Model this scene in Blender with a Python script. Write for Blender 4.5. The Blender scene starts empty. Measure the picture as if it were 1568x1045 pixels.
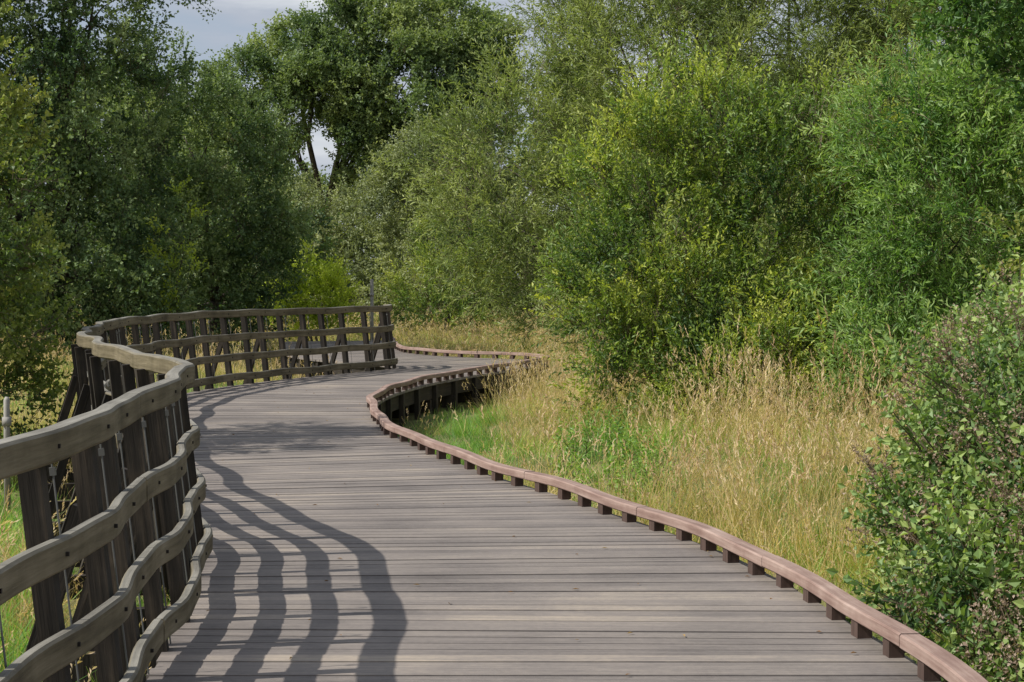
import bpy, math, random
import numpy as np
from mathutils import Vector, Quaternion, noise as mnoise
random.seed(7); rng=np.random.default_rng(7)
scene=bpy.context.scene
COL=scene.collection

# ------------------------------------------------------------ helpers
def link(o,parent=None):
    COL.objects.link(o)
    if parent: o.parent=parent
    return o
def empty(name):
    e=bpy.data.objects.new(name,None); e.empty_display_size=.3; COL.objects.link(e); return e
def mesh_obj(name,verts,faces,mat=None,parent=None,attrs=None,smooth=False,do_link=True):
    m=bpy.data.meshes.new(name); m.from_pydata([tuple(v) for v in verts],[],faces)
    if attrs:
        for k,(typ,data) in attrs.items():
            a=m.attributes.new(k,typ,'POINT')
            arr=np.array(data,dtype=np.float32).ravel()
            a.data.foreach_set('vector' if typ=='FLOAT_VECTOR' else 'value',arr)
    m.update()
    if smooth:
        m.polygons.foreach_set('use_smooth',[True]*len(m.polygons))
    if mat: m.materials.append(mat)
    o=bpy.data.objects.new(name,m)
    if do_link: link(o,parent)
    return o
class MB:
    def __init__(s): s.v=[];s.f=[];s.k=[]
    def box(s,c,ax,ay,az,hx,hy,hz,k=(0,0,0)):
        b=len(s.v)
        for sx in(-1,1):
            for sy in(-1,1):
                for sz in(-1,1):
                    p=c+ax*(hx*sx)+ay*(hy*sy)+az*(hz*sz); s.v.append(p); s.k.append((k[0]+sz*hz,k[1]+sx*hx,k[2]+sy*hy))
        for q in((0,1,3,2),(4,6,7,5),(0,4,5,1),(2,3,7,6),(0,2,6,4),(1,5,7,3)): s.f.append([b+i for i in q])
    def tube(s,pts,rad,n=7,k=0):
        b=len(s.v); N=len(pts)
        for i,p in enumerate(pts):
            d=(pts[min(i+1,N-1)]-pts[max(i-1,0)]).normalized()
            u=d.orthogonal().normalized() if i==0 else (u-d*u.dot(d)).normalized()
            w=d.cross(u)
            for j in range(n):
                a=2*math.pi*j/n
                s.v.append(p+(u*math.cos(a)+w*math.sin(a))*rad[i]); s.k.append((i*.3,j*.1,k))
        for i in range(N-1):
            for j in range(n):
                s.f.append([b+i*n+j,b+i*n+(j+1)%n,b+(i+1)*n+(j+1)%n,b+(i+1)*n+j])
        s.f.append([b+(N-1)*n+j for j in range(n)])
        s.f.append([b+j for j in range(n)][::-1])
    def obj(s,name,mat,parent=None,smooth=False):
        return mesh_obj(name,s.v,s.f,mat,parent,{'dk':('FLOAT_VECTOR',s.k)},smooth)

def new_mat(name):
    m=bpy.data.materials.new(name); m.use_nodes=True; nt=m.node_tree
    for n in list(nt.nodes): nt.nodes.remove(n)
    out=nt.nodes.new('ShaderNodeOutputMaterial'); p=nt.nodes.new('ShaderNodeBsdfPrincipled')
    nt.links.new(p.outputs[0],out.inputs[0]); return m,nt,p,out
def ramp(nt,stops):
    r=nt.nodes.new('ShaderNodeValToRGB'); e=r.color_ramp.elements
    while len(e)<len(stops): e.new(.5)
    for i,(p,c) in enumerate(stops): e[i].position=p; e[i].color=(*c,1)
    return r
def mathn(nt,op,a,b=None):
    n=nt.nodes.new('ShaderNodeMath'); n.operation=op
    for i,x in enumerate((a,b)):
        if x is None: continue
        if hasattr(x,'links'): nt.links.new(x,n.inputs[i])
        else: n.inputs[i].default_value=x
    return n.outputs[0]
def noise_tex(nt,vec,scale,detail=4,rough=.55):
    n=nt.nodes.new('ShaderNodeTexNoise'); n.inputs['Scale'].default_value=scale
    n.inputs['Detail'].default_value=detail; n.inputs['Roughness'].default_value=rough
    if vec is not None: nt.links.new(vec,n.inputs['Vector'])
    return n.outputs[0]
def attr(nt,name):
    a=nt.nodes.new('ShaderNodeAttribute'); a.attribute_name=name; return a
def scaled(nt,vec,s):
    m=nt.nodes.new('ShaderNodeMapping'); m.inputs['Scale'].default_value=s; nt.links.new(vec,m.inputs[0]); return m.outputs[0]

def wood_mat(name,stops,scl=(1.5,30,30),bump=.3,rough=.8,blotch=.45,top=None):
    m,nt,p,out=new_mat(name)
    a=attr(nt,'dk'); geo=nt.nodes.new('ShaderNodeNewGeometry')
    n1=noise_tex(nt,scaled(nt,a.outputs['Vector'],scl),1.0,6,.65)
    n2=noise_tex(nt,geo.outputs['Position'],2.3,5,.6)
    f=mathn(nt,'ADD',mathn(nt,'MULTIPLY',n1,1-blotch),mathn(nt,'MULTIPLY',n2,blotch))
    r=ramp(nt,stops); nt.links.new(f,r.inputs[0]); col=r.outputs[0]
    if top:   # upward faces are weathered silver-grey
        r2=ramp(nt,top); nt.links.new(f,r2.inputs[0])
        sx=nt.nodes.new('ShaderNodeSeparateXYZ'); nt.links.new(geo.outputs['True Normal'],sx.inputs[0])
        k=mathn(nt,'MULTIPLY',mathn(nt,'POWER',mathn(nt,'MAXIMUM',sx.outputs[2],0.0),2.0),.9)
        mx=nt.nodes.new('ShaderNodeMix'); mx.data_type='RGBA'; nt.links.new(k,mx.inputs[0]); nt.links.new(col,mx.inputs[6]); nt.links.new(r2.outputs[0],mx.inputs[7]); col=mx.outputs[2]
    nt.links.new(col,p.inputs['Base Color'])
    p.inputs['Roughness'].default_value=rough
    p.inputs['Specular IOR Level'].default_value=.3
    b=nt.nodes.new('ShaderNodeBump'); b.inputs['Strength'].default_value=bump; b.inputs['Distance'].default_value=.01
    nt.links.new(n1,b.inputs['Height']); nt.links.new(b.outputs[0],p.inputs['Normal'])
    return m
def leaf_mat(name,dark,mid,light,transl=.35,rough=.55,gloss=.035):
    # colour from a per-leaf value plus a per-spray tint carried by the scatter points
    m,nt,p,out=new_mat(name); nt.nodes.remove(p)
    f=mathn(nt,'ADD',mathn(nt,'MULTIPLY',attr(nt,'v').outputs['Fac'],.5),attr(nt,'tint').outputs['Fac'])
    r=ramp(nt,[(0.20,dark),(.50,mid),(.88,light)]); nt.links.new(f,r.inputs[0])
    d=nt.nodes.new('ShaderNodeBsdfDiffuse'); nt.links.new(r.outputs[0],d.inputs[0])
    t=nt.nodes.new('ShaderNodeBsdfTranslucent')
    mx=nt.nodes.new('ShaderNodeMix'); mx.data_type='RGBA'; mx.blend_type='MULTIPLY'; mx.inputs[0].default_value=1
    nt.links.new(r.outputs[0],mx.inputs[6]); mx.inputs[7].default_value=(1.4,1.5,.65,1)
    nt.links.new(mx.outputs[2],t.inputs[0])
    ms=nt.nodes.new('ShaderNodeMixShader'); ms.inputs[0].default_value=transl
    nt.links.new(d.outputs[0],ms.inputs[1]); nt.links.new(t.outputs[0],ms.inputs[2])
    g=nt.nodes.new('ShaderNodeBsdfGlossy'); g.inputs['Roughness'].default_value=rough; g.inputs['Color'].default_value=(.85,.95,.9,1)
    m2=nt.nodes.new('ShaderNodeMixShader'); m2.inputs[0].default_value=gloss
    nt.links.new(ms.outputs[0],m2.inputs[1]); nt.links.new(g.outputs[0],m2.inputs[2]); nt.links.new(m2.outputs[0],out.inputs[0])
    return m

# ------------------------------------------------------------ materials
M_deck,nt,p,out=new_mat('weathered_decking')
a=attr(nt,'dk'); geo=nt.nodes.new('ShaderNodeNewGeometry')
sep=nt.nodes.new('ShaderNodeSeparateXYZ'); nt.links.new(a.outputs['Vector'],sep.inputs[0])
n1=noise_tex(nt,scaled(nt,a.outputs['Vector'],(2.2,90,7)),1.0,5,.7)
n2=noise_tex(nt,geo.outputs['Position'],.8,5,.65)
n3=noise_tex(nt,geo.outputs['Position'],28,3,.6)
f=mathn(nt,'ADD',mathn(nt,'MULTIPLY',n1,.40),mathn(nt,'MULTIPLY',n2,.38))
f=mathn(nt,'ADD',f,mathn(nt,'MULTIPLY',sep.outputs[2],.13))
f=mathn(nt,'ADD',f,mathn(nt,'MULTIPLY',n3,.12))
r=ramp(nt,[(.32,(.075,.064,.059)),(.45,(.165,.144,.133)),(.56,(.245,.212,.190)),(.70,(.42,.35,.275))])
nt.links.new(f,r.inputs[0]); nt.links.new(r.outputs[0],p.inputs['Base Color'])
p.inputs['Roughness'].default_value=.75; p.inputs['Specular IOR Level'].default_value=.35
wv=mathn(nt,'SINE',mathn(nt,'MULTIPLY',sep.outputs[1],2*math.pi/.0245))
hh=mathn(nt,'ADD',mathn(nt,'MULTIPLY',wv,.5),n1)
b=nt.nodes.new('ShaderNodeBump'); b.inputs['Strength'].default_value=.6; b.inputs['Distance'].default_value=.004
nt.links.new(hh,b.inputs['Height']); nt.links.new(b.outputs[0],p.inputs['Normal'])

M_rail=wood_mat('weathered_rail_timber',[(.32,(.050,.038,.022)),(.47,(.125,.102,.060)),(.6,(.20,.165,.105)),(.75,(.29,.25,.175))],top=[(.32,(.11,.10,.085)),(.5,(.20,.19,.165)),(.7,(.33,.315,.28))],bump=.5)
M_post=wood_mat('dark_post_timber',[(.32,(.007,.006,.005)),(.5,(.024,.019,.015)),(.62,(.060,.046,.034)),(.76,(.17,.135,.095))],bump=.6)
M_kerb=wood_mat('red_brown_edging',[(.3,(.14,.085,.068)),(.45,(.25,.165,.138)),(.58,(.36,.26,.22)),(.74,(.50,.40,.35))],bump=.3)
M_block=wood_mat('edging_block',[(.3,(.04,.027,.022)),(.5,(.085,.055,.045)),(.7,(.15,.10,.085))],bump=.25)
M_dark=wood_mat('understructure_timber',[(.3,(.012,.010,.008)),(.5,(.035,.028,.022)),(.7,(.08,.062,.045))])
M_bark=wood_mat('bark',[(.3,(.03,.024,.018)),(.5,(.075,.062,.048)),(.75,(.15,.13,.11))],scl=(1,4,4),bump=.8)
M_twig=wood_mat('twig_bark',[(.3,(.07,.05,.03)),(.5,(.13,.10,.065)),(.75,(.22,.18,.13))])
M_steel,nt,p,out=new_mat('galvanised_steel'); p.inputs['Base Color'].default_value=(.16,.16,.155,1); p.inputs['Metallic'].default_value=.5; p.inputs['Roughness'].default_value=.6

# ------------------------------------------------------------ path curves
PAIRS=[((-1.40,1.0),(1.95,1.0)),((-1.42,5.0),(1.88,4.8)),((-1.45,8.1),(1.74,8.1)),((-1.56,9.6),(1.60,9.5)),
((-1.72,11.3),(1.34,11.5)),((-2.15,12.9),(0.93,13.1)),((-2.72,14.4),(0.38,14.9)),((-3.25,16.2),(-.30,17.0)),
((-3.8,18.3),(-.90,19.3)),((-4.25,20.8),(-1.30,21.2)),((-4.6,23.5),(-1.60,23.5)),((-4.78,26.2),(-1.78,25.8)),
((-4.55,29.0),(-1.70,28.1)),((-4.0,31.3),(-1.36,30.7)),((-3.25,33.5),(-.72,33.5)),((-2.55,35.1),(.10,36.2)),
((-2.08,36.4),(.70,38.7)),((-2.35,37.6),(.35,40.2)),((-3.3,39.2),(-1.0,41.5)),((-4.3,41.2),(-1.9,42.9)),
((-5.0,43.8),(-2.5,45.0)),((-5.4,47),(-2.8,48)),((-5.9,52),(-3.2,53))]
def catmull(pts,n=24):
    P=[np.array(q,float) for q in pts]; P=[2*P[0]-P[1]]+P+[2*P[-1]-P[-2]]; o=[]
    for i in range(1,len(P)-2):
        for j in range(n):
            t=j/n; a,b,c,d=P[i-1],P[i],P[i+1],P[i+2]
            o.append(.5*((2*b)+(c-a)*t+(2*a-5*b+4*c-d)*t*t+(3*b-a-3*c+d)*t**3))
    o.append(P[-2]); return np.array(o)
Lc=catmull([q[0] for q in PAIRS]); Rc=catmull([q[1] for q in PAIRS])
def arclen(c):
    return np.concatenate([[0],np.cumsum(np.linalg.norm(np.diff(c,axis=0),axis=1))])
Cc=(Lc+Rc)/2; sC=arclen(Cc); sL=arclen(Lc); sR=arclen(Rc)
def at(c,s,x): return np.array([np.interp(x,s,c[:,0]),np.interp(x,s,c[:,1])])
def frame(c,s,x):
    x=min(max(x,.06),s[-1]-.06)
    d=at(c,s,x+.05)-at(c,s,x-.05); d/=np.linalg.norm(d)
    return d,np.array([-d[1],d[0]])   # tangent, left normal
poly=np.concatenate([Lc,Rc[::-1]])
def in_poly(x,y):
    x0,y0=poly[:,0],poly[:,1]; x1,y1=np.roll(x0,-1),np.roll(y0,-1)
    c=((y0>y)!=(y1>y)); xi=(x1-x0)*(y-y0)/np.where(y1==y0,1e-9,(y1-y0))+x0
    return bool(np.sum(c&(x<xi))%2)
def edge_dist(x,y):
    return float(min(np.min(np.hypot(Lc[:,0]-x,Lc[:,1]-y)),np.min(np.hypot(Rc[:,0]-x,Rc[:,1]-y))))

# ------------------------------------------------------------ boardwalk
bw=empty('boardwalk')
V=[];F=[];K=[]
s=0.05; i=0
while s<sC[-1]-.3:
    w=.140+random.uniform(-.002,.002); g=random.choice([.006,.007,.008,.009,.010,.016])
    quad=[]
    ov=random.uniform(.0,.02)
    for ss in (s,s+w):
        l=np.array([np.interp(ss,sC,Lc[:,0]),np.interp(ss,sC,Lc[:,1])]); rr=np.array([np.interp(ss,sC,Rc[:,0]),np.interp(ss,sC,Rc[:,1])])
        d=(l-rr)/np.linalg.norm(l-rr); quad.append((l+d*(.05+ov),rr-d*(.02),np.linalg.norm(l-rr)))
    (l0,r0,w0),(l1,r1,w1)=quad
    b=len(V); z=random.uniform(-.003,.003); rd=random.random(); so=random.random()*50
    for zt in(z,z-.035):
        for (pt,u,vv) in((l0,0,0),(r0,w0,0),(r1,w1,w),(l1,0,w)):
            V.append((pt[0],pt[1],zt)); K.append((u+so,vv+i*.147,rd))
    F+= [[b,b+1,b+2,b+3],[b+4,b+7,b+6,b+5],[b,b+4,b+5,b+1],[b+1,b+5,b+6,b+2],[b+2,b+6,b+7,b+3],[b+3,b+7,b+4,b]]
    s+=w+g; i+=1
mesh_obj('deck_boards',V,F,M_deck,bw,{'dk':('FLOAT_VECTOR',K)})

def sweep(mb,c,s,x0,x1,sec,off,step=.1,wob=lambda x:(0,0)):
    n=max(2,int((x1-x0)/step)+1); m=len(sec); b=len(mb.v)
    for i in range(n):
        x=x0+(x1-x0)*i/(n-1); p=at(c,s,x); t,nr=frame(c,s,x); wo,wz=wob(x)
        for (o,z) in sec:
            q=p+nr*(o+off+wo); mb.v.append(Vector((q[0],q[1],z+wz))); mb.k.append((x,o,z))
    for i in range(n-1):
        for j in range(m):
            mb.f.append([b+i*m+j,b+i*m+(j+1)%m,b+(i+1)*m+(j+1)%m,b+(i+1)*m+j])
    mb.f.append([b+j for j in range(m)][::-1]); mb.f.append([b+(n-1)*m+j for j in range(m)])
def rect(o0,o1,z0,z1,c=.008):
    return [(o0+c,z0),(o1-c,z0),(o1,z0+c),(o1,z1-c),(o1-c,z1),(o0+c,z1),(o0,z1-c),(o0,z0+c)][::-1]
mb=MB(); x=.1
wobR=lambda x:(.020*math.sin(2*math.pi*x/2.45)+.01*math.sin(x*1.3),.006*math.sin(x*1.9))
while x<sR[-1]-2:
    x2=min(x+2.44,sR[-1]-1)
    jz=random.uniform(-.004,.004)
    sweep(mb,Rc,sR,x,x2-.008,rect(-.02,.075,.072+jz,.135+jz,.008),0,.12,wobR); x=x2
mb.obj('edging_kerb',M_kerb,bw)
mb=MB(); x=.3
while x<sR[-1]-1:
    p=at(Rc,sR,x); t,nr=frame(Rc,sR,x); wo,_=wobR(x); q=p+nr*(.027+wo)
    mb.box(Vector((q[0],q[1],.037)),Vector((t[0],t[1],0)),Vector((nr[0],nr[1],0)),Vector((0,0,1)),.05,.035,.037,(x,0,0)); x+=.49
mb.obj('kerb_spacer_blocks',M_block,bw)
mb=MB()
for c,s_,sg in((Rc,sR,1),(Lc,sL,-1)):
    sweep(mb,c,s_,.1,s_[-1]-1,rect(-.025,.025,-.26,-.042,.004),sg*.06,.25)
    x=.4
    while x<s_[-1]-1:
        p=at(c,s_,x); t,nr=frame(c,s_,x); q=p
        mb.box(Vector((q[0],q[1],-.55)),Vector((t[0],t[1],0)),Vector((nr[0],nr[1],0)),Vector((0,0,1)),.06,.034,.505,(x,0,0)); x+=1.22
x=.5
while x<sC[-1]-1:
    l=np.array([np.interp(x,sC,Lc[:,0]),np.interp(x,sC,Lc[:,1])]); rr=np.array([np.interp(x,sC,Rc[:,0]),np.interp(x,sC,Rc[:,1])])
    d=(l-rr)/np.linalg.norm(l-rr); c=(l+rr)/2
    mb.box(Vector((c[0],c[1],-.37)),Vector((d[0],d[1],0)),Vector((-d[1],d[0],0)),Vector((0,0,1)),1.3,.05,.1,(x,0,0)); x+=1.22
mb.obj('joists_and_piles',M_dark,bw)

# ------------------------------------------------------------ railing
fr=empty('timber_railing')
def tri(x): 
    ph=2*math.pi*x/2.44
    return math.sin(ph)+.14*math.sin(3*ph+.4)
def wobL(zc,k):
    return lambda x:(.034*tri(x+.6), .006*math.sin(2*math.pi*x/1.9+k*.9)+.006*math.sin(x*.9))
FL=lambda z:.0+.115*z
OFF=.0
sec=[(z1,th,h) for z1,th,h in((1.155,.078,.110),(.79,.048,.110),(.485,.048,.110),(.18,.048,.110))]
iap=int(np.argmin(np.hypot(Lc[:,0]+2.08,Lc[:,1]-36.4))); Lend=sL[iap]+1.0
mb=MB()
for k,(zt,th,h) in enumerate(sec):
    x=.2
    while x<Lend:
        x2=min(x+3.66,Lend)
        sweep(mb,Lc,sL,x,x2-.006,rect(-th/2,th/2,zt-h,zt,.010),FL(zt)+OFF+random.uniform(-.004,.004),.12,wobL(zt,k)); x=x2
mb.obj('rails',M_rail,fr)
mb=MB(); br=MB(); rod=MB(); x=.45; pi_=0
while x<Lend:
    p=at(Lc,sL,x); t,nr=frame(Lc,sL,x); T=Vector((t[0],t[1],0)); N=Vector((nr[0],nr[1],0)); Z=Vector((0,0,1))
    wo=wobL(.5,1)(x)[0]
    lean=(Z+N*.115).normalized(); N2=(N-Z*.115).normalized()
    jx=random.uniform(-.03,.03)
    base=Vector((p[0],p[1],0))+N*(OFF+.027+.038+wo)+T*jx
    mb.box(base+lean*.28,T,N2,lean,.042,.038,.78,(x,x*.3,0))
    if pi_%2==0:
        a=base+lean*.80+N*.045+T*.08; b=base+N*.5+Z*(-.32)+T*.08
        d=(b-a); ln=d.length; d.normalize()
        br.box((a+b)/2,T,d.cross(T).normalized(),d,.03,.034,ln/2,(x,x*.7,0))
        c=base+N*.20+Z*(-.36); br.box(c,T,N,Z,.04,.40,.075,(x,x*.2,1))
    rb=base+T*.15-N*.035
    rod.tube([rb+lean*(-.05),rb+lean*1.03],[.004,.004],6)
    for zt in(.1,.42,.73,1.0):
        rod.box(rb+lean*zt,T,N2,lean,.009,.010,.014)
    for k,(zt,th,h) in enumerate(sec):
        wk,wz=wobL(zt,k)(x)
        c=Vector((p[0],p[1],0))+N*(FL(zt)+OFF+wk-th/2-.004)+T*jx+Z*(zt-h/2+wz)
        br.box(c,T,N,Z,.007,.006,.007,(x,0,0))
    x+=.735; pi_+=1
mb.obj('posts',M_post,fr); br.obj('raking_braces',M_post,fr); rod.obj('tie_rods',M_steel,fr)

# ------------------------------------------------------------ ground
def gz(x,y):
    base=-.55+.10*mnoise.noise(Vector((x*.25,y*.25,0)))
    if 2<y<60:
        d=edge_dist(x,y) if abs(x)<20 else 10
        base+= .28*min(1,max(0,(d-.5)/2.5))
    else: base+=.28
    return base
xs=np.concatenate([-np.geomspace(600,14,22),np.linspace(-13,13,66),np.geomspace(14,600,22)])
ys=np.concatenate([-np.geomspace(300,4,10),np.linspace(-3,60,126),np.geomspace(62,1500,30)])
V=[(x,y,gz(x,y)) for y in ys for x in xs]; nx=len(xs)
F=[[j*nx+i,j*nx+i+1,(j+1)*nx+i+1,(j+1)*nx+i] for j in range(len(ys)-1) for i in range(nx-1)]
M_ground,nt,p,out=new_mat('meadow_soil')
geo=nt.nodes.new('ShaderNodeNewGeometry')
f=mathn(nt,'ADD',mathn(nt,'MULTIPLY',noise_tex(nt,geo.outputs['Position'],.4,5),.6),mathn(nt,'MULTIPLY',noise_tex(nt,geo.outputs['Position'],9,5,.7),.4))
r=ramp(nt,[(.33,(.05,.06,.02)),(.47,(.11,.12,.035)),(.56,(.20,.17,.07)),(.7,(.30,.24,.11))]); nt.links.new(f,r.inputs[0]); nt.links.new(r.outputs[0],p.inputs[0]); p.inputs['Roughness'].default_value=.95
mesh_obj('ground',V,F,M_ground,None,smooth=True)

# ------------------------------------------------------------ scatter machinery
def unlinked_coll(name,objs):
    c=bpy.data.collections.new(name)
    for o in objs: c.objects.link(o)
    return c
_groups={}
def group_for(coll):
    if coll.name in _groups: return _groups[coll.name]
    ng=bpy.data.node_groups.new('scatter_'+coll.name,'GeometryNodeTree')
    ng.interface.new_socket('Geometry',in_out='INPUT',socket_type='NodeSocketGeometry')
    ng.interface.new_socket('Geometry',in_out='OUTPUT',socket_type='NodeSocketGeometry')
    N=ng.nodes; gi=N.new('NodeGroupInput'); go=N.new('NodeGroupOutput')
    ci=N.new('GeometryNodeCollectionInfo'); ci.inputs['Collection'].default_value=coll
    ci.inputs['Separate Children'].default_value=True; ci.inputs['Reset Children'].default_value=True
    ip=N.new('GeometryNodeInstanceOnPoints'); ip.inputs['Pick Instance'].default_value=True
    rz=N.new('GeometryNodeRealizeInstances')
    def na(t,n):
        a=N.new('GeometryNodeInputNamedAttribute'); a.data_type=t; a.inputs['Name'].default_value=n
        return [o for o in a.outputs if o.enabled and o.name=='Attribute'][0]
    er=N.new('FunctionNodeEulerToRotation'); L=ng.links
    L.new(na('FLOAT_VECTOR','rot'),er.inputs[0]); L.new(er.outputs[0],ip.inputs['Rotation'])
    L.new(na('FLOAT_VECTOR','scl'),ip.inputs['Scale']); L.new(na('INT','idx'),ip.inputs['Instance Index'])
    L.new(gi.outputs[0],ip.inputs['Points']); L.new(ci.outputs[0],ip.inputs['Instance'])
    L.new(ip.outputs[0],rz.inputs[0]); L.new(rz.outputs[0],go.inputs[0])
    _groups[coll.name]=ng; return ng
def scatter(name,coll,pts,rots,scls,parent=None,nsc=.7,wn=.8):
    m=bpy.data.meshes.new(name); m.from_pydata([tuple(p) for p in pts],[],[])
    a=m.attributes.new('rot','FLOAT_VECTOR','POINT'); a.data.foreach_set('vector',np.array(rots,np.float32).ravel())
    a=m.attributes.new('scl','FLOAT_VECTOR','POINT'); a.data.foreach_set('vector',np.array([(q,q,q) if not hasattr(q,'__len__') else q for q in scls],np.float32).ravel())
    a=m.attributes.new('idx','INT','POINT'); k=len(coll.objects); a.data.foreach_set('value',np.array([random.randrange(k) for _ in pts],np.int32))
    tint=[.30*random.random()+.10+wn*.5*mnoise.noise(Vector(p)*nsc) for p in pts]
    a=m.attributes.new('tint','FLOAT','POINT'); a.data.foreach_set('value',np.array(tint,np.float32))
    o=bpy.data.objects.new(name,m); link(o,parent)
    md=o.modifiers.new('scatter','NODES'); md.node_group=group_for(coll)
    return o

# leaf sprays -------------------------------------------------
def rvec():
    while True:
        v=Vector((random.uniform(-1,1),random.uniform(-1,1),random.uniform(-1,1)))
        if .05<v.length<1: return v.normalized()
def add_leaf(V,F,A,p,d,n,L,W,v,fold=.25):
    d=d.normalized(); s_=d.cross(n)
    if s_.length<1e-3: s_=d.orthogonal()
    s_.normalize(); n=s_.cross(d); b=len(V)
    tip=p+d*L-n*L*random.uniform(0,.25)
    m=p+d*L*.45
    V+= [p,m+s_*W*.5+n*W*fold,tip,m-s_*W*.5+n*W*fold]; A+= [v]*4
    F+= [[b,b+1,b+2],[b,b+2,b+3]]
def spray(name,mat,twigs,per,tl,L,W,cone=60,droop=.0,radius=.12,whorl=60,upn=.5,thick=.004):
    V=[];F=[];A=[]; tv=[];tf=[]
    for k in range(twigs):
        th=math.radians(random.uniform(0,cone)); ph=random.uniform(0,6.28)
        d=Vector((math.sin(th)*math.cos(ph),math.sin(th)*math.sin(ph),math.cos(th)))
        p=rvec()*radius*random.random(); ln=random.uniform(*tl); n=random.randint(int(per*.7),per)
        seg=ln/n; q=p.copy(); dd=d.copy(); path=[q.copy()]
        tv_=random.random()
        for i in range(n):
            dd=(dd+rvec()*.12+Vector((0,0,-droop/n))).normalized(); q=q+dd*seg; path.append(q.copy())
            if i<n*.12: continue
            perp=dd.cross(rvec()).normalized()
            a=math.radians(random.uniform(whorl*.5,whorl*1.2))
            ld=dd*math.cos(a)+perp*math.sin(a)
            nn=(Vector((0,0,1))*upn+rvec()*.8).normalized()
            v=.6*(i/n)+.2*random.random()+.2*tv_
            add_leaf(V,F,A,q,ld,nn,L*random.uniform(.6,1.15),W*random.uniform(.7,1.15),v)
        b=len(tv); sd=d.orthogonal().normalized()*thick
        e=path[-1]; mm=path[len(path)//2]
        tv+= [p+sd,p-sd, mm+sd*.7,mm-sd*.7, e]
        tf+= [[b,b+1,b+3,b+2],[b+2,b+3,b+4]]
    nb=len(V); V+=tv; A+=[0.1]*len(tv); nf=len(F); F+=[[i+nb for i in f] for f in tf]
    o=mesh_obj(name,V,F,mat,None,{'v':('FLOAT',A)},do_link=False)
    o.data.materials.append(M_twig)
    idx=[0]*nf+[1]*len(tf); o.data.polygons.foreach_set('material_index',idx)
    return o
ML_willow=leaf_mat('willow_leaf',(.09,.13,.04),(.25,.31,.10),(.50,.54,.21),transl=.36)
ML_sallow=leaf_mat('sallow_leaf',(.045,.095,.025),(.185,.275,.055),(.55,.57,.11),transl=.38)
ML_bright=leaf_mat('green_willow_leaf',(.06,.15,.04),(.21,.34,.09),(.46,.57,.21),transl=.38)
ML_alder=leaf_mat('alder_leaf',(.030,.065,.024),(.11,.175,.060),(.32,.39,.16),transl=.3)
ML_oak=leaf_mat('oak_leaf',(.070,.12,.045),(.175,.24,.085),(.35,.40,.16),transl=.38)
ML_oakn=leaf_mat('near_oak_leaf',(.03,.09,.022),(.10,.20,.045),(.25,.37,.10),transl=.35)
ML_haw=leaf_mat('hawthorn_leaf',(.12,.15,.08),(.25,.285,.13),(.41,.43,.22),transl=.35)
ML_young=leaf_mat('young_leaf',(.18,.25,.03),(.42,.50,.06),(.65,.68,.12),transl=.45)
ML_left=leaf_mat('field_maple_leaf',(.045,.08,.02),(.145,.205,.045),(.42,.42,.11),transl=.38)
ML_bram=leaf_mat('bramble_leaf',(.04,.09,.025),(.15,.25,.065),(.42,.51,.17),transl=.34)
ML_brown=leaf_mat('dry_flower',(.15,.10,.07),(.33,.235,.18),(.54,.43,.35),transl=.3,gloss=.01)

def variants(nm,mat,k,**kw): return unlinked_coll(nm,[spray(nm+'_spray',mat,**kw) for _ in range(k)])
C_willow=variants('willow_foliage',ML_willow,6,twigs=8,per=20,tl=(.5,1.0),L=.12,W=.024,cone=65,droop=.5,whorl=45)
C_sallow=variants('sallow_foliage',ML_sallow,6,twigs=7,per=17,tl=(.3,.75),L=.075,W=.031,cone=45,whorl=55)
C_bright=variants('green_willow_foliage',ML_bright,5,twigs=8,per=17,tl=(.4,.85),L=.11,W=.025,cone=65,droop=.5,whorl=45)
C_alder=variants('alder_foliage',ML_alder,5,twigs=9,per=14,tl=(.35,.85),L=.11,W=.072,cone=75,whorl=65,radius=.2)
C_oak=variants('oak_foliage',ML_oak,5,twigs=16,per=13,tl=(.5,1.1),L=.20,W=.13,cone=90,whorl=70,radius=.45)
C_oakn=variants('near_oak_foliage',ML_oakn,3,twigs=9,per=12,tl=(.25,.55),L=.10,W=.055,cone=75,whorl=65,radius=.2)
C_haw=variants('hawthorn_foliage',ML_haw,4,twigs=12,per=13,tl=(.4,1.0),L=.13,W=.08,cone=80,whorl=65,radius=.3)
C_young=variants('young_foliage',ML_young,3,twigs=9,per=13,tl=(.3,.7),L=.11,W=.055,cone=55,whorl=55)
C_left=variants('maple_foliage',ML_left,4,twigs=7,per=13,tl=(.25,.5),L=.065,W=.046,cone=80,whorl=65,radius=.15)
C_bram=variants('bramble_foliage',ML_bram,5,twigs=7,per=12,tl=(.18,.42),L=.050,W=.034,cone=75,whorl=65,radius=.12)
C_dryf=variants('bramble_flower',ML_brown,4,twigs=5,per=12,tl=(.08,.2),L=.018,W=.014,cone=60,whorl=80,radius=.04,thick=.002)

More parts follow.
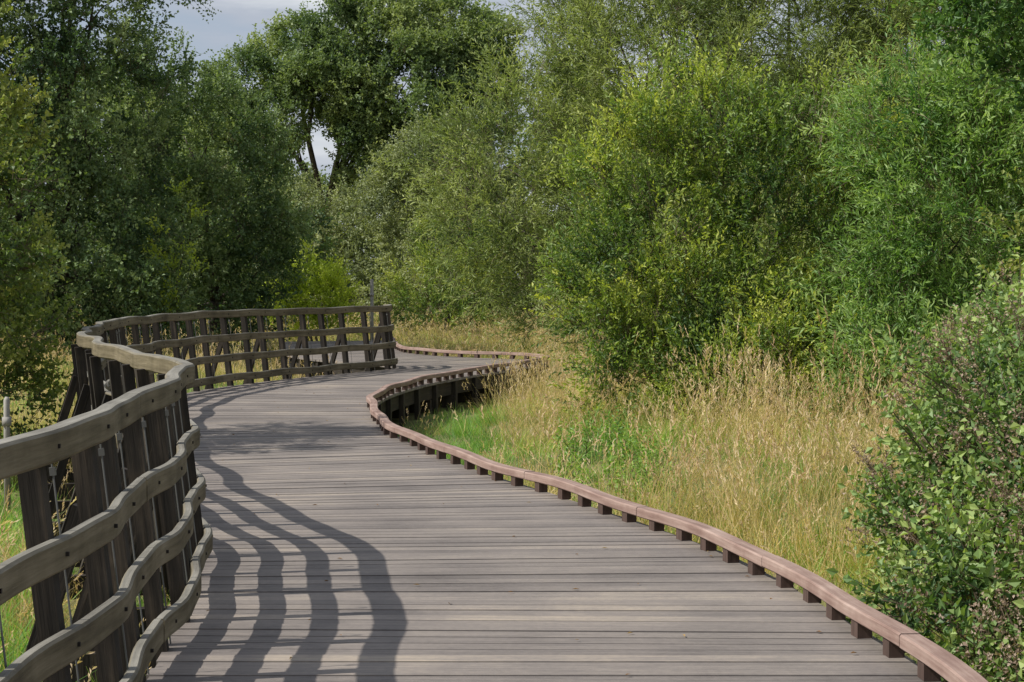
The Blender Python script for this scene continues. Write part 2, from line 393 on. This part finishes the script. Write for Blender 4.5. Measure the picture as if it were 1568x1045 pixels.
def euler_align(d,spin):
    q=d.to_track_quat('Z','Y')@Quaternion((0,0,1),spin); return q.to_euler()
def crown(name,coll,lobes,dens,sc,parent=None,seed=0,up=.45,inner=.12,lump=.3,lf=.9,shell=.22,nsc=.9):
    random.seed(seed+100); P=[];R=[];S=[]
    for li,(x,y,z,rx,ry,rz) in enumerate(lobes):
        area=4*math.pi*((rx*ry)**1.6/3+(rx*rz)**1.6/3+(ry*rz)**1.6/3)**(1/1.6)
        for _ in range(int(area*dens)):
            d=rvec()
            if d.z<-.75 and random.random()<.6: continue
            if d.y>.35 and random.random()<.65: continue
            if random.random()<inner: rr=random.uniform(.35,.85)
            else: rr=1-abs(random.gauss(0,shell))
            nn=mnoise.noise(Vector((x+d.x*rx,y+d.y*ry,z+d.z*rz))*lf+Vector((seed*3.1,0,0)))
            nn2=mnoise.noise(Vector((x+d.x*rx,y+d.y*ry,z+d.z*rz))*lf*2.7+Vector((seed*1.1,9,0)))
            rr*=1+lump*nn+lump*.6*nn2
            if nn+.6*nn2<-.42 and random.random()<.7: continue
            if rr<.1: continue
            p=Vector((x+d.x*rx*rr,y+d.y*ry*rr,z+d.z*rz*rr))
            skip=False
            for lj,(x2,y2,z2,a,b,c) in enumerate(lobes):
                if lj!=li and ((p.x-x2)/a)**2+((p.y-y2)/b)**2+((p.z-z2)/c)**2<.5 and random.random()<.9: skip=True;break
            if skip or p.z<-.35: continue
            if -1.7<p.x<1.5 and p.y<12: continue
            e=euler_align((d*.7+Vector((0,0,up))+rvec()*.45).normalized(),random.uniform(0,6.28))
            P.append(p);R.append(e[:]);S.append(random.uniform(*sc))
    return scatter(name,coll,P,R,S,parent,nsc)
def limbs(base,lobes,r0,seed=0,stems=1,h=.4,twigs=4):
    random.seed(seed+500); mb=MB()
    bases=[Vector(base)+Vector((random.uniform(-.25,.25),random.uniform(-.25,.25),0))*(stems>1) for _ in range(stems)]
    cz=np.mean([l[2] for l in lobes]); cx=np.mean([l[0] for l in lobes]); cy=np.mean([l[1] for l in lobes])
    forks=[]
    for b in bases:
        f=Vector((b.x+(cx-b.x)*.35+random.uniform(-.2,.2),b.y+(cy-b.y)*.35,b.z+(cz-b.z)*h))
        m=(b+f)/2+Vector((random.uniform(-.1,.1),random.uniform(-.1,.1),0))
        mb.tube([b,b+(m-b)*.2,m,f],[r0*1.4,r0*1.05,r0*.9,r0*.8],9); forks.append(f)
    for i,l in enumerate(lobes):
        f=forks[i%len(forks)]; e=Vector(l[:3]); e2=e+rvec()*min(l[3:])*.4
        mid=f+(e2-f)*.5+rvec()*.12*(e2-f).length; q=f+(e2-f)*.8+rvec()*.06*(e2-f).length
        mb.tube([f-Vector((0,0,.1)),mid,q,e2],[r0*.5,r0*.32,r0*.2,r0*.1],7)
        for _ in range(twigs):
            st=mid.lerp(e2,random.random()); d=rvec(); d.z=abs(d.z)*.8
            en=e+Vector((d.x*l[3],d.y*l[4],d.z*l[5]))*random.uniform(.7,1.0)
            mm=(st+en)/2+rvec()*.1*(en-st).length
            mb.tube([st,mm,en],[r0*.14,r0*.09,r0*.03],5)
    return mb
def tree(name,coll,base,lobes,dens,sc,r0=.15,seed=0,stems=1,h=.4,twigs=4,**kw):
    lobes=[tuple(l) if len(l)==6 else (l[0],l[1],l[2],l[3],l[3],l[3]) for l in lobes]
    e=empty(name); base=(base[0],base[1],gz(base[0],base[1])-.1)
    limbs(base,lobes,r0,seed,stems,h,twigs).obj('trunk_and_limbs',M_bark,e,True)
    crown('foliage',coll,lobes,dens,sc,e,seed,**kw)
    return e

# ------------------------------------------------------------ trees
tree('oak_tree',C_oak,(-10.2,101),[(-12.6,100,10.7,2.3),(-10.9,101,12.5,2.0),(-8.4,100,13.0,2.1),(-6.0,101,14.0,2.6),(-3.1,101,13.4,2.5),
 (-1.6,100,11.6,1.8),(-7.2,99,11.1,1.9),(-4.7,99,10.8,2.7),(-2.4,99,9.4,2.3),(-11.7,99,9.6,1.6),(-13.4,100,7.8,1.9),(-5.4,100,8.3,2.2),(-3.5,99,7.0,2.4),(-15,101,8.6,1.6),(-8.8,101,10.4,1.5),(-7.0,100,6.6,1.6),(-9.6,99,11.4,1.6),(-7.4,99,9.0,1.2)],
 2.5,(.65,1.1),r0=.34,seed=1,h=.5,lump=.38,lf=.55,nsc=.4)
tree('oak_tree',C_oak,(-17,112),[(-16,112,7.5,3.2),(-19,113,9,3.5),(-22,112,9,4),(-11,113,5,2.6)],.8,(.8,1.3),r0=.4,seed=2,lf=.5)
tree('alder_tree',C_alder,(-11.2,48.5),[(-10.6,48,8.6,2.1,2,2.3),(-12.4,48.5,7.2,2.5,2.2,2.6),(-10.3,47.5,5.4,2.1,2,2.2),(-12.3,47,3.6,2.5,2.1,2.5),(-10.0,47.5,2.4,2.0,1.9,2.2),(-13.5,48,10.5,2.6,2.4,2.2),(-11.2,48.5,10.8,2,2,1.8),(-11,46.5,1.0,2.2,1.6,1.6),(-9,47.5,.8,1.4,1.3,1.4)],
 5.2,(.7,1.25),r0=.2,seed=3,lump=.5,shell=.22,nsc=.7)
tree('alder_tree',C_alder,(-8.0,53),[(-8.3,53,5.2,1.8,1.7,1.6),(-7.2,52.5,3.6,1.6,1.5,2.0),(-8.6,52,2.6,2.0,1.6,2.3),(-6.8,52.5,1.7,1.1,1.2,1.6),(-9.6,53,6.6,1.4,1.4,1.5),(-8,52,.8,1.8,1.3,1.3)],
 5.4,(.7,1.2),r0=.16,seed=4,lump=.5,shell=.22,nsc=.7)
tree('alder_tree',C_alder,(-15.5,44.5),[(-15.5,46,4,2.5,2,4),(-15,47,8.5,2.8,2.2,3.4),(-18,47,6,3,3,5),(-13,44.5,1.2,1.8,1.4,1.8)],2.8,(.9,1.4),r0=.2,seed=5)
e=empty('shrub_thicket'); crown('foliage',C_alder,[(-19+i*1.9,62+2*math.sin(i*2.1),1.8+.5*math.sin(i*1.7),1.9,1.6,2.6) for i in range(7)],2.6,(1.0,1.6),e,31,lump=.4)
tree('field_maple_tree',C_left,(-6.2,20.5),[(-6.0,20.3,3.1,.9,.9,1.0),(-5.5,19.8,2.0,.75,.8,.9),(-5.7,20.2,1.0,.85,.8,.8),(-6.4,20.6,4.2,.85,.8,.8),(-5.35,18.7,3.0,.45,.5,.5),(-6.6,20.5,1.8,.8,.9,1.3),(-5.5,20.4,.3,.5,.6,.6)],
 18,(.75,1.2),r0=.07,seed=6,lump=.5,shell=.26,nsc=1.3)
tree('willow_tree',C_willow,(4.8,43),[(.05,42,4.3,1.45,1.4,1.6),(-.25,42,2.9,1.3,1.4,1.8),(1.9,42.5,6.5,1.55,1.6,1.6),(1.7,42,3.6,1.6,1.5,2.6),(3.2,43,8.4,2.0,1.9,2.0),(5.0,43.5,9.4,2.2,2,2),
 (3.4,42,5.6,2.1,1.9,2.2),(5.6,42.5,6.6,2.2,2,2.4),(7.6,43,8.4,2.3,2,2.4),(1.2,41.5,1.7,1.4,1.3,1.6),(7.5,42,4.6,2.3,2,2.8),(9.8,42.5,6.5,2.2,2,3.5),(4,41.0,2.2,2.4,1.8,2.2),(2.4,39.5,1.0,1.5,1.3,1.4),(4.6,39.0,1.0,1.8,1.4,1.6),(7,38.5,1.4,2,1.5,2),(9.4,38.5,2,2,1.5,2.6)],
 4.8,(.8,1.4),r0=.16,seed=7,stems=3,lump=.5,shell=.22,h=.3,nsc=.8)
tree('willow_tree',C_willow,(9,60),[(4.6,60,9.5,2.8,2.5,4),(9,60,10,4,3,4.5),(14,60,8,4,3,6),(2.8,60,6.0,1.6,2,3.2),(6,59,4,3.5,2.5,4),(12,58,3,4,2.5,4),(19,58,6,4,3,7),(4,58,1.5,2.5,2,2.2)],
 2.2,(1.3,2.0),r0=.3,seed=8,lump=.35)
tree('sallow_bush',C_sallow,(2.9,27.6),[(2.2,27,1.9,1.2,1.1,1.5),(3.6,27,2.1,1.3,1.2,1.7),(2.9,27.2,3.1,1.3,1.1,1.2),(1.75,27.2,2.8,.85,.9,.9),(4.2,27.2,3.2,.9,.9,1.0),(3.1,26.6,.9,1.6,1.1,1.2),(4.6,26.8,1.4,.9,.9,1.5),(1.5,27.3,1.3,.75,.9,1.1),(2.1,26.4,.3,1.1,.9,.8),(3.6,25.8,.2,1.4,.9,.8),(3.0,25.2,.1,.8,.6,.6)],
 15,(.75,1.35),r0=.05,seed=9,stems=5,lump=.6,shell=.22,h=.3,twigs=7,up=.8,nsc=1.1)
tree('white_willow_tree',C_bright,(6.8,25.5),[(5.2,25.4,3.4,1.0,1.0,.9),(5.5,25,2.2,1.1,1,1.3),(6.6,25,3.9,1.2,1.1,1.0),(6.6,25,2.2,1.2,1,1.6),(5.0,25.6,1.2,.9,.9,1.1),(6.2,24.6,.8,1.2,.9,1.0),(7.8,25.5,3,1.2,1.2,2),(5.0,24.2,.3,1.0,.8,.8)],
 13,(.75,1.25),r0=.1,seed=10,stems=2,lump=.55,shell=.22,nsc=1.1)
tree('oak_tree',C_oakn,(8.0,21),[(4.95,20.3,4.35,.75,.7,.45),(5.6,20.2,3.95,.75,.7,.5),(6.4,20.3,4.5,1.0,.9,.8),(7.6,20.8,5,1.4,1.3,1.3),(8.4,21,4,1.3,1.2,1.6),(5.6,20.4,4.9,.8,.7,.4)],
 17,(.7,1.1),r0=.14,seed=11,lump=.4,h=.6)
tree('hawthorn_tree',C_haw,(-3,72),[(-3.0,71,5.6,1.5,1.4,1.4),(-2.2,71,3.9,1.8,1.5,1.8),(-3.9,71,4.0,1.6,1.5,1.6),(-1.4,71,5.4,1.3,1.3,1.2),(-2.8,70,2.3,2.0,1.5,1.8),(-.6,71,3,1.5,1.5,2.2),(-3,69.5,.8,2.2,1.3,1.3),(0,70,1.2,1.6,1.3,1.6)],
 3.8,(.6,1.1),r0=.14,seed=12,lump=.5,lf=.7,shell=.26,twigs=9,nsc=.6)
tree('hawthorn_bush',C_haw,(-6.8,78),[(-8.6,78,3.0,1.8,1.6,2.1),(-6.2,78,3.2,2.0,1.6,2.2),(-7.4,77,2.0,2.2,1.5,1.9),(-4.6,77,2.2,1.8,1.5,1.8),(-10.8,79,3.2,2,1.6,2.4),(-8.5,80,4.6,1.4,1.2,1.0),(-6,76,.8,2.5,1.3,1.3),(-10,76,.8,2.5,1.3,1.5)],
 3.8,(.6,1.1),r0=.12,seed=13,stems=4,lump=.5,lf=.7,twigs=9,nsc=.6)
tree('sallow_bush',C_sallow,(-2.0,63),[(-2.0,63,1.9,1.0,1,1.3),(-2.6,62.5,1.2,1,1,1.1),(-1.3,62.6,1.2,1,1,1.2),(-1.9,63,2.9,.6,.6,.7),(-2,62,.4,1.2,.8,.7)],9,(.9,1.4),r0=.05,seed=14,stems=3,lump=.5)
tree('young_shrub',C_young,(-5.5,55),[(-5.5,55,1.1,.8,.7,1.0),(-6.2,55,.7,.6,.6,.7),(-4.9,55,.7,.6,.6,.8)],9,(.7,1.1),r0=.04,seed=15,stems=3,up=.9)
tree('young_shrub',C_young,(-8.4,47),[(-7.9,47,2.6,.5,.5,1.2),(-7.7,47,1.4,.5,.5,.9)],3,(.6,1.0),r0=.04,seed=16,stems=2,up=.9)
random.seed(3); lb=[]
for i in range(34):
    x=-75+i*4.6
    if -16<x<0: lb.append((x,128,3.0,3.6,3,3.6))
    else: lb.append((x,122+random.uniform(-6,6),4.5+random.uniform(0,2),4,3,5.5+random.uniform(0,2.5)))
e=empty('distant_trees'); crown('foliage',C_oak,lb,.45,(1.5,2.3),e,21,lf=.3,nsc=.2)
e=empty('bramble_bush')
lb=[(3.3,11.0,.35,1.05,1.4,1.0),(2.75,10.3,-.15,.75,1.2,.7),(3.4,9.3,.2,1.0,1.2,.95),(2.75,8.9,-.3,.6,1.0,.5),(4.2,13.0,.6,1.2,1.5,1.0),(3.5,12.6,.15,.95,1.2,.8),(3.9,10.5,.9,1.0,1.3,.75),(3.0,7.6,-.1,.7,1,.6),(5.0,15.5,.7,1.3,1.5,1.0),(4.4,15.4,.1,.9,1.2,.8),(5.2,18.5,.3,1.3,1.3,.9)]
crown('foliage',C_bram,lb,46,(.7,1.25),e,22,lump=.45,lf=1.6,up=.6,nsc=1.6)
crown('dry_flowers',C_dryf,lb,34,(.7,1.5),e,23,lump=.45,lf=1.6,up=1.0,inner=0,shell=.04,nsc=1.6)
tree('field_maple_tree',C_left,(5.2,17.3),[(4.9,17,1.9,.55,.6,1.2),(5.5,17.2,1.6,.8,.8,1.5),(4.8,16.8,.9,.5,.6,.8)],12,(.7,1.2),r0=.05,seed=24,lump=.5)

# ------------------------------------------------------------ grasses
def tuft(name,mat,n,h,w,spread,lean=.35,heads=0,hmat=None,bend=.5):
    V=[];F=[];A=[];I=[]
    for k in range(n+heads):
        hd=k>=n
        p=Vector((random.gauss(0,spread*.5),random.gauss(0,spread*.5),-.03)); az=random.uniform(0,6.28)
        dr=Vector((math.cos(az),math.sin(az),0)); H=random.uniform(*h)*(random.uniform(1.0,1.5) if hd else random.uniform(.4,1))
        l=random.uniform(.05,lean)*(0.5 if hd else 1); bd=random.uniform(.1,bend)*(.5 if hd else 1)
        W=w*(.55 if hd else 1)*random.uniform(.7,1.2); sd=Vector((-dr.y,dr.x,0)); sa=random.uniform(0,3.14)
        sd=(sd*math.cos(sa)+dr*math.sin(sa)); b=len(V); segs=3; tv=random.random()
        for i in range(segs+1):
            t=i/segs; c=p+Vector((0,0,H*t*(1-.25*bd*t)))+dr*(H*(l*t+bd*t*t*.6)); ww=W*(1-t*.85)
            V+=[c-sd*ww/2,c+sd*ww/2]; v=.45*t+.35*tv+.2*random.random()
            A+=[v,v]
        for i in range(segs): F.append([b+2*i,b+2*i+1,b+2*i+3,b+2*i+2]); I.append(0)
        if hd:
            d=(V[b+2*segs]-V[b+2*segs-2]).normalized(); e=V[b+2*segs]; hl=random.uniform(.08,.17)
            for q in range(6):
                t=q/6; pp=e-d*(hl*(1-t)); rr=rvec(); ld=(d*1.2+rr*.7).normalized()
                nf=len(F); add_leaf(V,F,A,pp,ld,rvec(),.042,.012,.6+.4*random.random()); I+=[1]*(len(F)-nf)
    o=mesh_obj(name,V,F,mat,None,{'v':('FLOAT',A)},do_link=False); o.data.materials.append(hmat or mat)
    o.data.polygons.foreach_set('material_index',I); return o
MG_gold=leaf_mat('dry_grass',(.24,.22,.07),(.58,.44,.19),(.86,.70,.41),transl=.35,rough=.7,gloss=.02)
MG_head=leaf_mat('seed_head',(.34,.22,.13),(.60,.43,.27),(.78,.63,.45),transl=.35,rough=.8,gloss=.01)
MG_olive=leaf_mat('olive_grass',(.10,.17,.035),(.26,.35,.075),(.60,.58,.20),transl=.4,rough=.6,gloss=.02)
MG_green=leaf_mat('lush_grass',(.07,.18,.035),(.18,.36,.065),(.42,.58,.14),transl=.42,rough=.5,gloss=.02)
C_gold=unlinked_coll('gold_grass',[tuft('gold_tuft',MG_gold,34,(.35,.65),.0075,.30,lean=.6,heads=7,hmat=MG_head,bend=1.1) for _ in range(6)])
C_tall=unlinked_coll('tall_grass',[tuft('tall_tuft',MG_gold,14,(.5,.85),.007,.22,lean=.35,heads=8,hmat=MG_head) for _ in range(5)])
C_olive=unlinked_coll('olive_grass',[tuft('olive_tuft',MG_olive,46,(.25,.5),.009,.28,lean=.7,bend=1.2,heads=2,hmat=MG_head) for _ in range(5)])
C_green=unlinked_coll('green_grass',[tuft('green_tuft',MG_green,46,(.22,.42),.010,.26,lean=.6,bend=1.0) for _ in range(5)])
C_weed=variants('weed_foliage',leaf_mat('weed_leaf',(.08,.17,.03),(.19,.34,.06),(.40,.54,.13),transl=.4),3,twigs=9,per=13,tl=(.2,.45),L=.06,W=.026,cone=40,whorl=65,radius=.15)
G={k:([],[],[]) for k in('gold','olive','green','weed','tall')}
def put(k,x,y,s,hz=None):
    g=G[k]; g[0].append((x,y,gz(x,y)-.02)); g[1].append((random.gauss(0,.17),random.gauss(0,.17),random.uniform(0,6.28))); g[2].append((s,s,s*(hz or 1)))
random.seed(11)
def fill(x0,x1,y0,y1,dens,fn):
    for _ in range(int((x1-x0)*(y1-y0)*dens)):
        x=random.uniform(x0,x1); y=random.uniform(y0,y1)
        if abs(x)>y*.28+2.0: continue
        if in_poly(x,y): continue
        d=edge_dist(x,y) if y<60 else 9
        if d<.09: continue
        fn(x,y,d)
def right(x,y,d):
    c=Cc[np.argmin(np.abs(Cc[:,1]-y)+100*(Cc[:,1]>38.5))]
    isleft = x<c[0] and y<38
    n=mnoise.noise(Vector((x*.9,y*.42,3)))+.5*mnoise.noise(Vector((x*2.1,y*1.2,13))); n2=mnoise.noise(Vector((x*1.3,y*.9,7))); u=random.random()
    if isleft:
        k='green' if n+random.gauss(0,.2)<(.2 if d<1.5 else 0) else ('gold' if u<.7 else 'olive')
        put(k,x,y,random.uniform(.7,1.15)*(.75 if d<.9 else 1.05)); return
    near=min(1,max(0,(d-.15)/1.3))
    if -1.9<x<.15 and 21<y<31.5 and d<1.5 and n<.5:
        put('green',x,y,random.uniform(.7,1.1)*(.65+.4*near)); return
    if ((x-1.0)/.6)**2+((y-20.5)/3.0)**2<1 and u<.85:
        put('weed' if u<.5 else 'green',x,y,random.uniform(.8,1.2)); return
    if y<18 and d<1.05+1.1*n:
        put('green' if u<.55 else ('olive' if u<.93 else 'gold'),x,y,random.uniform(.6,.95)*(.6+.45*near)); return
    g=.30+n*1.7+ (.10 if y>17 else 0)
    k='gold' if u<g else ('olive' if u<.80 else 'green')
    h=random.uniform(.6,1.15)*(.5+.5*near)*(1+.8*n2)
    put(k,x,y,h)
fill(-9,5.5,4,17,18,right)
fill(-9,9,17,30,11,right)
fill(-12,12,30,46,6,right)
def meadow(x,y,d):
    n=mnoise.noise(Vector((x*.12,y*.07,8))); put('gold' if random.random()<.8+n*.6 else 'olive',x,y,random.uniform(1.2,1.8),.7)
fill(-16,16,45,64,3,meadow); fill(-18,18,64,100,1.1,lambda x,y,d:put('gold' if random.random()<.6 else 'olive',x,y,random.uniform(1.6,2.4),.5))
for _ in range(520):
    y=random.uniform(13.5,26); x=random.uniform(.8,.20*y+.4)
    if in_poly(x,y) or edge_dist(x,y)<.9: continue
    if mnoise.noise(Vector((x*.8,y*.4,1)))<.02+.25*(x<.1*y): continue
    put('tall',x,y,random.uniform(.7,1.4),1.08)
for _ in range(160):
    y=random.uniform(27,37.5); x=random.uniform(-.8,1.8)
    if in_poly(x,y) or edge_dist(x,y)<.25 or x<-.3+(y-27)*.03: continue
    put('tall' if random.random()<.5 else 'gold',x,y,random.uniform(.8,1.15),1.1)
gm=empty('meadow_grass')
for k,c in(('gold',C_gold),('olive',C_olive),('green',C_green),('weed',C_weed),('tall',C_tall)):
    if G[k][0]: scatter(k+'_grass',c,*G[k],parent=gm,nsc=1.1)

# ------------------------------------------------------------ small items
def marker_post(x,y,h,r,mat):
    mb=MB(); z=gz(x,y); mb.tube([Vector((x,y,z-.1)),Vector((x,y,z+h-.03)),Vector((x+.005,y,z+h))],[r,r*.95,r*.6],8)
    mb.box(Vector((x,y,z+h*.8)),Vector((1,0,0)),Vector((0,1,0)),Vector((0,0,1)),r*1.15,r*1.15,.04)
    return mb.obj('marker_post',mat,None,True)
M_pale=wood_mat('pale_stake',[(.3,(.2,.19,.17)),(.6,(.38,.36,.33)),(.8,(.5,.48,.44))])
marker_post(-4.55,17.9,1.1,.03,M_pale); marker_post(-3.8,54,2.1,.05,M_pale)
V=[];F=[];A=[]; random.seed(5)
for _ in range(90):
    s_=random.uniform(6,30); i=int(np.argmin(np.abs(sC-s_))); t=random.random(); p=Lc[i]*t+Rc[i]*(1-t)
    az=random.uniform(0,6.28); add_leaf(V,F,A,Vector((p[0],p[1],.008)),Vector((math.cos(az),math.sin(az),.12)),Vector((0,0,1)),random.uniform(.02,.045),random.uniform(.01,.02),random.random(),.2)
mesh_obj('fallen_leaves',V,F,leaf_mat('fallen_leaf',(.20,.10,.03),(.38,.26,.10),(.5,.45,.25),transl=.1),None,{'v':('FLOAT',A)})

# ------------------------------------------------------------ light, sky, camera
tosun=Vector((-1,-.24,1.06)).normalized()
sun=bpy.data.lights.new('sun','SUN'); sun.energy=5.0; sun.angle=math.radians(.53); sun.color=(1,.955,.87)
so=bpy.data.objects.new('sun',sun); so.rotation_euler=tosun.to_track_quat('Z','Y').to_euler(); so.location=(-20,5,30); COL.objects.link(so)
w=bpy.data.worlds.new('World'); scene.world=w; w.use_nodes=True; nt=w.node_tree; bg=nt.nodes['Background']
sky=nt.nodes.new('ShaderNodeTexSky'); sky.sky_type='NISHITA'; sky.sun_disc=False
sky.sun_elevation=math.asin(tosun.z); sky.sun_rotation=math.atan2(tosun.x,tosun.y)
tc=nt.nodes.new('ShaderNodeTexCoord')
n=noise_tex(nt,scaled(nt,tc.outputs['Generated'],(3,3,14)),1.6,6,.55)
cr=ramp(nt,[(.38,(2.7,3.1,3.9)),(.52,(3.5,3.8,4.4)),(.66,(5.8,6.0,6.2))]); nt.links.new(n,cr.inputs[0])
cm=ramp(nt,[(.30,(.55,.55,.55)),(.5,(.95,.95,.95))]); nt.links.new(n,cm.inputs[0])
mx=nt.nodes.new('ShaderNodeMix'); mx.data_type='RGBA'; nt.links.new(cm.outputs[0],mx.inputs[0]); nt.links.new(sky.outputs[0],mx.inputs[6]); nt.links.new(cr.outputs[0],mx.inputs[7])
nt.links.new(mx.outputs[2],bg.inputs[0]); bg.inputs[1].default_value=.135
cam=bpy.data.cameras.new('camera'); co=bpy.data.objects.new('camera',cam); COL.objects.link(co)
co.location=(0,0,1.65); co.rotation_euler=(math.radians(90-1.81),0,0); cam.lens=70; cam.sensor_width=36; cam.clip_end=4000; cam.clip_start=.1
scene.camera=co
scene.view_settings.view_transform='Standard'; scene.view_settings.look='None'; scene.view_settings.exposure=0
